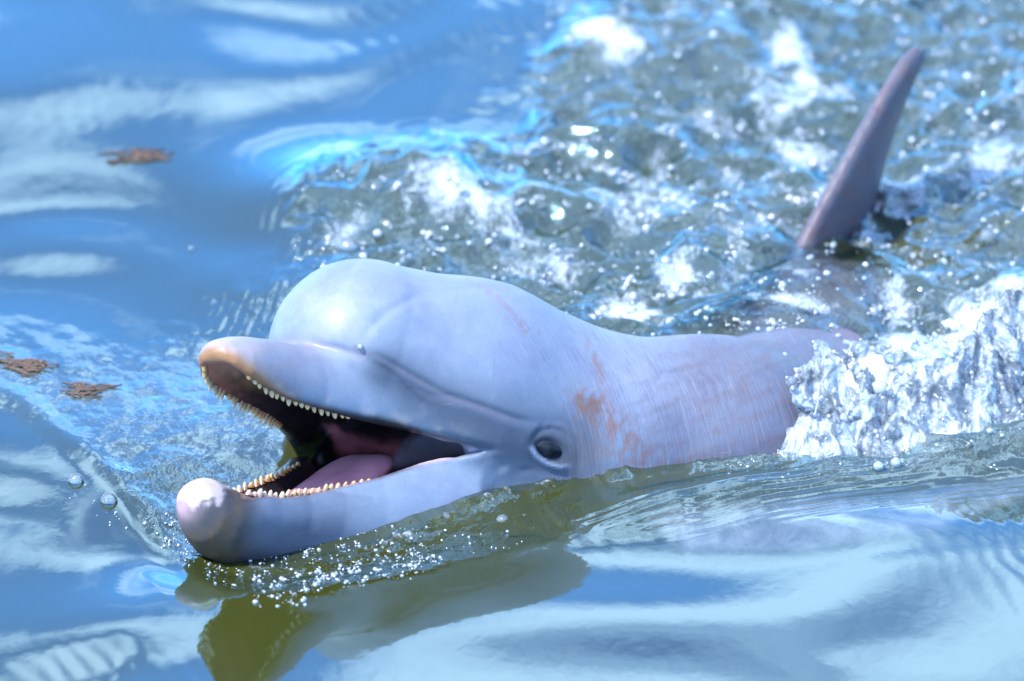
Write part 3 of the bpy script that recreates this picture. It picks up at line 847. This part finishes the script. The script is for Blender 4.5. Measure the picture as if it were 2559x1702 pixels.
# lower jaw
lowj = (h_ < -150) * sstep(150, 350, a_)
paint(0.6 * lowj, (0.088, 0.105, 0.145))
paint(0.9 * sstep(540, 640, a_) * (h_ < -100) * sstep(-150, -235, h_ + 50 * nz1), (0.034, 0.031, 0.034))  # underside of the tip, its shade put into the colour
paint(0.9 * sstep(0.40, 0.62, blob(u, v, 500, 1208, 104, 58, .10) + 0.30 * nz2 + 0.2 * nz1) * (h_ < -100) * sstep(560, 640, a_), (0.31, 0.27, 0.29))
paint(0.6 * blob(u, v, 468, 1262, 34, 36) * (h_ < -100) * sstep(600, 680, a_), (0.42, 0.28, 0.32))
paint(0.8 * sstep(560, 640, a_) * (h_ < -100) * np.exp(-((np.hypot((u - 490) / 1.0, (v - 1220) / 1.15) - 120) / 30) ** 2) * (0.6 + 1.2 * nz2), (0.085, 0.055, 0.028))  # ochre stain, deepened in colour for the shade under the tip
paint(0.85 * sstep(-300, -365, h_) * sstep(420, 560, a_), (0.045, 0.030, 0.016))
paint(0.55 * sstep(-30, -90, h_ - hl_v) * (h_ < -100) * sstep(250, 420, a_) * (1 - sstep(560, 620, a_)), (0.040, 0.048, 0.070))  # shade on the jaw's lower half painted into the hide
# rusty patches and scrapes on the neck
for cu, cv, ru, rv, an, s in [(1462, 1010, 30, 34, 0, 1.1), (1500, 1030, 60, 34, .6, .75), (1490, 905, 12, 70, -.35, .6), (1545, 1080, 70, 40, .7, .7),
                              (1640, 1165, 110, 22, .25, .7), (1600, 1120, 60, 26, .6, .6), (1480, 1150, 60, 60, 0, .25)]:
    paint(s * blob(u, v, cu, cv, ru, rv, an) * sstep(-.35, .35, nz3 + .7 * nz2) * nearside, (0.150, 0.078, 0.055))
paint(0.6 * blob(u, v, 1452, 1125, 55, 85) * nearside, (0.070, 0.070, 0.085))
paint(0.7 * sstep(.40, .85, blob(u, v, 1472, 1016, 50, 42, .5) + .4 * nz2 + .35 * nz3) * nearside, (0.125, 0.078, 0.066))
dist, _ = seg_dist(u, v, [(1180, 704), (1240, 740), (1290, 790), (1320, 830)])
paint(0.4 * np.exp(-(dist / 7) ** 2) * sstep(-.5, .5, nz1 + nz3), (0.15, 0.085, 0.07))
dist, _ = seg_dist(u, v, [(1290, 800), (1330, 860), (1380, 930), (1420, 990)])
paint(0.45 * np.exp(-(dist / 6) ** 2) * sstep(0, .3, nz3), (0.14, 0.10, 0.09))
back = sstep(1560, 1800, u + 0.3 * (v - 900))
paint(0.75 * back, (0.068, 0.074, 0.112))
nz5 = fbm2((u * .35 + v) / 26, (u - v * .35) / 120, 4, 209)
paint(0.45 * sstep(1480, 1720, u) * sstep(-0.1, .5, nz5 + .35 * nz2), (0.070, 0.058, 0.075))
paint(0.3 * back * sstep(0.05, .4, nz3), (0.105, 0.075, 0.078))
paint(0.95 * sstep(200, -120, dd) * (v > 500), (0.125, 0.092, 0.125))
# fin
finm = sstep(720, 610, v) * (u > 1900)
paint(0.85 * finm, (0.072, 0.066, 0.085))
paint(0.5 * finm * sstep(0, .35, nz1), (0.10, 0.058, 0.06))
# mouth lining
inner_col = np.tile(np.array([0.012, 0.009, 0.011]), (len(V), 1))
def ipaint(mask, rgb):
    global inner_col
    m = np.clip(mask, 0, 1)[:, None]
    inner_col = inner_col * (1 - m) + np.array(rgb) * m
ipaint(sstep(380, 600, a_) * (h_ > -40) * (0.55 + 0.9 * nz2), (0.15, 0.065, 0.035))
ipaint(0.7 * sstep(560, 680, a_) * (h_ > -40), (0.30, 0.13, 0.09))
ipaint(0.85 * np.exp(-((v - 1118 - 0.05 * (u - 900) + 10 * nz1 * 2) / 20) ** 2) * sstep(820, 850, u) * sstep(1015, 985, u), (0.62, 0.17, 0.18))
ipaint(0.6 * soft_poly(u, v, [(800, 1062), (830, 1062), (880, 1110), (840, 1120)], 8), (0.5, 0.15, 0.16))
ipaint(0.95 * soft_poly(u, v, [(960, 1175), (1010, 1105), (1060, 1085), (1200, 1120), (1150, 1140), (1060, 1160)], 12), (0.42, 0.34, 0.42))
ipaint(0.6 * soft_poly(u, v, [(1000, 1120), (1030, 1075), (1045, 1080), (1010, 1130)], 6), (0.30, 0.12, 0.13))
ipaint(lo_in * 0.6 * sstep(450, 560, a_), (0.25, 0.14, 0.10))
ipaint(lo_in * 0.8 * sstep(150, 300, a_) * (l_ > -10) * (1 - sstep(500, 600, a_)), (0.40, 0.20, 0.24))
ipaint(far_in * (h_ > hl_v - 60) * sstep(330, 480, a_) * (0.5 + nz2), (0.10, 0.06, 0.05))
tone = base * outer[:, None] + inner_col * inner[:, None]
rake = np.clip(sstep(1280, 1480, u) * 0.9 + 0.5 * sstep(1180, 1300, u) * sstep(1000, 850, v), 0, 1) * outer * (1 - 0.6 * finm)

dol = bpy.data.objects.new('dolphin', None)
COL.objects.link(dol)
dol.location = view_to_world(np.array([1480, 1150, 623.0]))
dol['label'] = 'grey dolphin swimming with open mouth, head raised out of the water'
dol['category'] = 'dolphin'
DL = np.array(dol.location)
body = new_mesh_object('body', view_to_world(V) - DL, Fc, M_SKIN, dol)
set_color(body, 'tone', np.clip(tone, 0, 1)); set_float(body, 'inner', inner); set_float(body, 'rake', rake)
gv = v - 800
flow = np.stack([(u - 0.75 * gv + 0.00093 * gv * np.abs(gv)) / 7.5, v / 110, dd / 60], -1).astype(np.float32)
at = body.data.attributes.new('flow', 'FLOAT_VECTOR', 'POINT'); at.data.foreach_set('vector', flow.ravel())

def ico(sub_):
    import bmesh
    bm = bmesh.new(); bmesh.ops.create_icosphere(bm, subdivisions=sub_, radius=1.0)
    vs = np.array([v_.co[:] for v_ in bm.verts]); fs = np.array([[w.index for w in f_.verts] for f_ in bm.faces])
    bm.free(); return vs, fs
ICO1, ICO2, ICO3, ICO4 = ico(1), ico(2), ico(3), ico(4)

# eyeball, seated in the socket at the skin's own depth
sel = np.where((np.abs(u - EU) < 12) & (np.abs(v - EV) < 12) & (N[:, 2] > 0))[0]
ec = V[sel].mean(0); en_ = N[sel].mean(0); en_ /= np.linalg.norm(en_)
vs, fs = ICO4
bx_ = np.array([math.cos(ea), -math.sin(ea), 0.0]); bx_ -= en_ * (bx_ @ en_); bx_ /= np.linalg.norm(bx_)
by_ = np.cross(en_, bx_)
E3 = vs[:, :1] * bx_ * 38 + vs[:, 1:2] * by_ * 22 + vs[:, 2:] * en_ * 11
ep = np.stack([ec[0] + E3[:, 0] + en_[0] * 1, ec[1] - E3[:, 1] - en_[1] * 1, ec[2] + E3[:, 2] + en_[2] * 1], -1)
new_mesh_object('eye', view_to_world(ep) - DL, fs, M_EYE, dol)

# tongue
vs, fs = ICO4
ta = 255 + vs[:, 0] * 235
tl = vs[:, 1] * np.interp(ta, [20, 120, 300, 490], [150, 125, 72, 40])
tz = np.interp(ta, L_A, L_H) - np.interp(ta, [20, 150, 300, 490], [6, 20, 36, 42]) + vs[:, 2] * np.interp(ta, [20, 200, 490], [62, 46, 22]) - 8 * np.exp(-(vs[:, 1] / 0.25) ** 2) * (vs[:, 2] > 0)
new_mesh_object('tongue', view_to_world(head(ta, tl, tz)) - DL, fs, M_TONGUE, dol)

# teeth, one object each; cone meshes shared
def tooth_mesh(name, mat):
    vs, fs = [], []
    rings = [(0, 1.0), (0.35, 0.82), (0.72, 0.60), (0.93, 0.32)]
    n = 8
    for z, r in rings:
        for i in range(n):
            t_ = 2 * math.pi * i / n
            vs.append((r * math.cos(t_) + 0.22 * z * z, r * math.sin(t_) * 0.9, z))
    vs.append((0.24, 0, 1.0))
    for k in range(3):
        for i in range(n):
            j = (i + 1) % n
            fs.append((k * n + i, k * n + j, k * n + n + j, k * n + n + i))
    for i in range(n): fs.append((3 * n + i, 3 * n + (i + 1) % n, 4 * n))
    me = bpy.data.meshes.new(name); me.from_pydata(vs, [], fs); me.update()
    me.polygons.foreach_set('use_smooth', np.ones(len(fs), bool)); me.materials.append(mat)
    return me
from mathutils import Matrix, Vector
TM, TM2 = tooth_mesh('tooth', M_TOOTH), tooth_mesh('tooth', M_TOOTH2)
def v2w_dir(w):
    return Vector((w[0], w[1] * SP - w[2] * CP, w[1] * CP + w[2] * SP))
def put_teeth(side, upper, a0, a1, n):
    for i in range(n):
        a = a0 + (a1 - a0) * (i + 0.5) / n + rng.uniform(-3, 3)
        if upper:
            w_ = np.interp(a, T_A, T_WU) - np.interp(a, [0, 200, 400, 700], [60, 38, 25, 20])
            hh = np.interp(a, T_A, T_HU) + 10; sgn = -1.0
        else:
            w_ = np.interp(a, L_A, L_W)
            w_ -= np.interp(a, [0, 200, 400, 700], [60, 38, 24, 22]) if side > 0 else np.interp(a, [0, 100, 200, 400, 600], [70, 80, 68, 34, 22])
            hh = np.interp(a, L_A, L_H) - 10 + (float(far_lift(a)) * (0.5 + 0.5 * w_ / np.interp(a, L_A, L_W)) if side < 0 else 0); sgn = 1.0
        p = view_to_world(head(a, side * w_, hh)) - DL
        ax = v2w_dir(UP * sgn + LT * side * rng.uniform(.08, .3) + FW * rng.uniform(-.12, .22)).normalized()
        fx = v2w_dir(-FW); fx = (fx - ax * fx.dot(ax)).normalized()
        fy = ax.cross(fx)
        ln = ((rng.uniform(18, 22) if upper and side > 0 else rng.uniform(22, 27) if upper else rng.uniform(20, 24)) * (0.55 + 0.45 * min(1, (i + 1) / 4, (n - i) / 4))) / PX
        ln *= rng.uniform(.78, 1.12); rd = rng.uniform(7.8, 10.4) / PX
        mt = Matrix((fx * rd, fy * rd, ax * ln)).transposed().to_4x4()
        mt.translation = Vector(p)
        o = bpy.data.objects.new('tooth', TM2 if (not upper and a > 470) else TM)
        COL.objects.link(o); o.parent = dol; o.matrix_local = mt
put_teeth(1, True, 300, 655, 17)
put_teeth(-1, True, 235, 690, 23)
put_teeth(1, False, 215, 620, 20)
put_teeth(-1, False, 190, 620, 19)

# ------------------------------------------------------------------ foam, splash and bubbles
def instances_mesh(name, base_m, centers, radii, squash, mat):
    vs, fs = base_m
    n, k = len(centers), len(vs)
    VV = (vs[None] * radii[:, None, None] * squash[:, None, :] + centers[:, None, :]).reshape(-1, 3)
    FF = (fs[None] + (np.arange(n) * k)[:, None, None]).reshape(-1, fs.shape[1])
    return new_mesh_object(name, VV, FF, mat)

def scatter(n, density, ubox, vbox):
    """random positions in photo space, thinned by density(u, v)."""
    uu = rng.uniform(*ubox, n * 6); vv = rng.uniform(*vbox, n * 6)
    keep = rng.uniform(0, 1, n * 6) < density(uu, vv)
    return uu[keep][:n], vv[keep][:n]

def foam_density(uu, vv):
    x, y = ground(uu, vv)
    _, f, _, _, zn = water_fields(x, y)
    clump = sstep(-0.05, 0.45, fbm2(uu / 55, vv / 38, 3, 301))
    return np.clip(f * clump * 1.3 + 0.05 * zn[0] * 0.4, 0, 1)
bu, bv = scatter(15000, foam_density, (700, 2600), (-40, 1200))
x, y = ground(bu, bv)
for _ in range(2):
    z = water_z(x, y); x, y = ground(bu, bv, z)
rad = np.exp(rng.normal(math.log(0.0014), 0.55, len(x)))
rad = np.clip(rad, 0.001, 0.007)
sq = np.stack([np.ones(len(x)), np.ones(len(x)), rng.uniform(.7, 1.0, len(x))], -1)
o = instances_mesh('foam_bubbles', ICO1, np.stack([x, y, z + rad * .25], -1), rad, sq, M_BUB)
o['kind'] = 'stuff'; o['label'] = 'small white foam bubbles on the churned water'

def front_density(uu, vv):
    m = np.zeros_like(uu)
    for pts, w, s in [([(660, 1440), (720, 1475), (800, 1440), (920, 1415), (1060, 1390)], 34, 1.0), ([(720, 1380), (900, 1350), (1010, 1375)], 36, .7),
                      ([(960, 1330), (1130, 1350), (1270, 1355)], 20, .35), ([(430, 1350), (500, 1400), (600, 1440)], 24, .5),
                      ([(170, 1200), (260, 1260), (380, 1310)], 40, .16), ([(400, 1300), (440, 1345)], 24, .5), ([(740, 1395), (705, 1450)], 14, .8),
                      ([(820, 610), (860, 570), (910, 520)], 34, .9), ([(900, 500), (1000, 480), (1120, 540)], 40, .4), ([(985, 625), (1040, 660)], 20, .5)]:
        d, _ = seg_dist(uu, vv, pts); m = np.maximum(m, s * np.exp(-(d / w) ** 2))
    return m * sstep(-.3, .3, fbm2(uu / 30, vv / 22, 2, 311))
bu, bv = scatter(8000, front_density, (100, 1400), (420, 1520))
x, y = ground(bu, bv)
for _ in range(2):
    z = water_z(x, y); x, y = ground(bu, bv, z)
rad = np.clip(np.exp(rng.normal(math.log(0.00085), 0.6, len(x))), 0.0005, 0.0042)
sq = np.stack([np.ones(len(x)), np.ones(len(x)), rng.uniform(.7, 1.0, len(x))], -1)
o = instances_mesh('bow_bubbles', ICO2, np.stack([x, y, z + rad * .1], -1), rad, sq, M_BOW)
o['kind'] = 'stuff'; o['label'] = 'clustered clear bubbles along the bow wave beside the jaw'

# splash: lumps of froth thrown up beside the flank
SPL = []
def lump(uu, vv, hgt, r):
    x_, y_ = ground(uu, vv); SPL.append((float(x_), float(y_), hgt, r))
for k in range(70):
    t_ = rng.uniform(0, 1) ** 1.4
    cu = 1965 + 600 * t_ + rng.normal(0, 20)
    vv = rng.uniform(1000 - 60 * t_, 1150 - 110 * t_)
    lump(cu, vv, rng.uniform(0.01, .065), rng.uniform(0.003, 0.011))
for k in range(46):
    t_ = rng.uniform(0, 1)
    lump(2040 + 100 * t_ + rng.normal(0, 14), 1005 + rng.normal(0, 12), rng.uniform(0, .075) * (1 - abs(t_ - .25)), rng.uniform(.005, .012))
SPL = np.array(SPL)
sx = np.arange(SPL[:, 0].min() - .03, SPL[:, 0].max() + .03, .0030)
sy = np.arange(SPL[:, 1].min() - .03, SPL[:, 1].max() + .03, .0040)
sz = np.arange(-0.03, 0.17, .0030)
S = np.full((len(sx), len(sy), len(sz)), 0.05, np.float32)
for (cx, cy, cz, r) in SPL:
    cz = cz + float(water_z(np.array([cx]), np.array([cy]))[0]) * 0.6
    m = r + .02
    i0, i1 = np.searchsorted(sx, [cx - m, cx + m]); j0, j1 = np.searchsorted(sy, [cy - m, cy + m]); k0, k1 = np.searchsorted(sz, [cz - m, cz + m])
    if i1 <= i0 or j1 <= j0 or k1 <= k0: continue
    dd_ = np.sqrt((sx[i0:i1, None, None] - cx) ** 2 + (sy[None, j0:j1, None] - cy) ** 2 + (sz[None, None, k0:k1] - cz) ** 2) - r
    S[i0:i1, j0:j1, k0:k1] = smin(S[i0:i1, j0:j1, k0:k1], dd_.astype(np.float32), .007)
SV, SF = surface_nets(S, [sx, sy, sz])
SV = laplace(SV, SF, 3, 0.5)
NS = normals(SV, SF)
SV = SV + NS * (0.0035 * fbm2(SV[:, 0] * 70 + SV[:, 2] * 40, SV[:, 1] * 50 + SV[:, 2] * 55, 3, 401))[:, None]
cen = SV.mean(0)
hx = np.arange(0.22, 0.64, .0017); hy = np.arange(-0.42, 0.30, .0030)
SX, SY = np.meshgrid(hx, hy, indexing='xy')
su, sv = world_to_px(SX, SY, np.zeros_like(SX))
wq = 48 * fbm2(su / 70, sv / 42, 4, 421)
ms = soft_poly(su + wq, sv + wq * .8, [(1935, 1060), (1960, 1000), (2050, 985), (2200, 1030), (2380, 1010), (2440, 940), (2560, 900), (2760, 860), (2760, 1060), (2540, 1085), (2300, 1135), (2050, 1178), (1950, 1150)], 45)
pk = 0.062 * blob(su, sv, 2060, 1050, 110, 75, -.1) + 0.050 * blob(su, sv, 2330, 1050, 260, 75, -.15) + 0.088 * blob(su, sv, 2560, 960, 170, 60, -.25)
wx_ = SX + 0.012 * fbm2(SX * 22, SY * 16, 3, 431); wy_ = SY + 0.020 * fbm2(SX * 20 + 5, SY * 15, 3, 433)
rg = 1 - np.abs(fbm2(wx_ * 24, wy_ * 15, 4, 441, 0.55)) * 2.6
rg2 = 1 - np.abs(fbm2(wx_ * 75, wy_ * 44, 3, 443, 0.5)) * 2.4
SZ = np.array(water_z(SX.ravel(), SY.ravel())).reshape(SX.shape) * (1 - .5 * ms) - 0.012 + ms * (0.014 + pk * (0.62 + 0.38 * rg) + 0.008 * rg + 0.0028 * rg2)
si = np.arange(SX.size).reshape(SX.shape)
hf = np.stack([si[:-1, :-1], si[:-1, 1:], si[1:, 1:], si[1:, :-1]], -1).reshape(-1, 4)
hf = hf[(ms.ravel()[hf] > 0.04).any(1)]
used = np.unique(hf); remap = np.full(SX.size, -1); remap[used] = np.arange(len(used))
HV = np.stack([SX, SY, SZ], -1).reshape(-1, 3)[used]
NS = np.concatenate([NS, np.tile([[0, 0, 1.0]], (len(HV), 1))])
SF = np.concatenate([SF, remap[hf] + len(SV)]); SV = np.concatenate([SV, HV])
o = new_mesh_object('splash', SV, SF, M_FROTH)
o['kind'] = 'stuff'; o['label'] = 'white splash of frothing water thrown up beside the flank'

# drops and bubbles over the splash
n = 900
ii = rng.integers(0, len(SV), n)
rad = np.clip(np.exp(rng.normal(math.log(0.0018), 0.45, n)), 0.0009, 0.008)
cc = SV[ii] + NS[ii] * (rad * .3)[:, None]
o = instances_mesh('splash_bubbles', ICO1, cc, rad, np.ones((n, 3)), M_BUB)
o['kind'] = 'stuff'; o['label'] = 'tiny bubbles and drops over the splash'

# bubbles that can be pointed out one by one
def big_bubble(name, uu, vv, rpx, label, z0=None, cat='bubble', squash=1.0):
    x_, y_ = ground(uu, vv)
    zz = float(water_z(np.array([x_]), np.array([y_]))[0]) if z0 is None else z0
    x_, y_ = ground(uu, vv, zz)
    r = rpx / PX
    vs, fs = ICO4
    keep = vs * np.array([r, r, r * squash])
    fs = fs[(vs[fs][:, :, 2] > -0.12).all(1)]
    o = new_mesh_object(name, keep, fs, M_CLEAR)
    o.location = (float(x_), float(y_), zz)
    o['label'] = label; o['category'] = cat
    return o
big_bubble('bubble', 1955, 1110, 68, 'largest clear bubble, at the left foot of the white splash')
big_bubble('bubble', 1112, 1306, 26, 'clear bubble on green water below the mouth corner')
big_bubble('bubble', 1256, 1302, 17, 'lone clear bubble below the eye, on dark water')
big_bubble('bubble', 870, 622, 30, 'large bubble in the cluster behind the top of the forehead')
big_bubble('bubble', 478, 622, 9, 'tiny bubble alone on smooth water left of the forehead')
big_bubble('bubble', 190, 1202, 20, 'bubble on the ripples at the far left of the lower jaw')
big_bubble('bubble', 272, 1252, 22, 'clear bubble between the far left bubble and the lower jaw tip')
big_bubble('bubble', 2468, 595, 24, 'round bubble on dark water right of the fin base')

def drop_object(name, P, rpx, label, stretch=1.2):
    vs, fs = ICO3
    o = new_mesh_object(name, vs * np.array([1, 1, stretch]) * rpx / PX, fs, M_BUB)
    o.location = P; o['label'] = label; o['category'] = 'water drop'
    return o
sel = np.where((np.abs(u - 903) < 8) & (np.abs(v - 866) < 8) & (N[:, 2] > 0))[0]
drop_object('water_drop', view_to_world(V[sel].mean(0) + np.array([0, 0, 5])), 7, 'bright water bead in the crease between forehead and beak', 1.0)
x_, y_ = ground(1960, 1010)
zt = (1010 - 888) / PX / CP
drop_object('water_drop', (float(x_), float(y_), float(zt)), 9, 'single falling drop above the left end of the white splash')

def add_reflection(cu, cv, lu, lv, n, label):  # brown reflections on the water, modelled as thin floating strips
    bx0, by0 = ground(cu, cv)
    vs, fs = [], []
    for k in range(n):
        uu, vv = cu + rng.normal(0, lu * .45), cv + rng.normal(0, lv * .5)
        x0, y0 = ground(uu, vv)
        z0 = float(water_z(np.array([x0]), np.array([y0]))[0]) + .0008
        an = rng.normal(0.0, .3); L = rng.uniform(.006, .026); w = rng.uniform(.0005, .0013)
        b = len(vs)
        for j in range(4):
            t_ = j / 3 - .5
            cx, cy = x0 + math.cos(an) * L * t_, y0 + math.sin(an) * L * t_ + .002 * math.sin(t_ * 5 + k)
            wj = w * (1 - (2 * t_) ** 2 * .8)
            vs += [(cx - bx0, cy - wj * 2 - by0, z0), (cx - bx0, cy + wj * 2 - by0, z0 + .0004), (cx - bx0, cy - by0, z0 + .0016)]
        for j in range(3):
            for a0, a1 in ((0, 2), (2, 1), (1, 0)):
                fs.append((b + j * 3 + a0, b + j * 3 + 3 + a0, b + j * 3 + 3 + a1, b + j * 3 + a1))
    o = new_mesh_object('reflection_strips', vs, fs, M_REFLECTION)
    o.location = (float(bx0), float(by0), 0); o['label'] = label; o['category'] = 'reflection_strips'
add_reflection(355, 395, 100, 13, 40, 'rusty brown reflection modelled as strips on the pale band, upper left')
add_reflection(60, 925, 70, 22, 60, 'brown reflection modelled as strips at the left edge, level with the beak')
add_reflection(215, 985, 50, 16, 26, 'sparse brown reflection modelled as strips between left edge and beak')
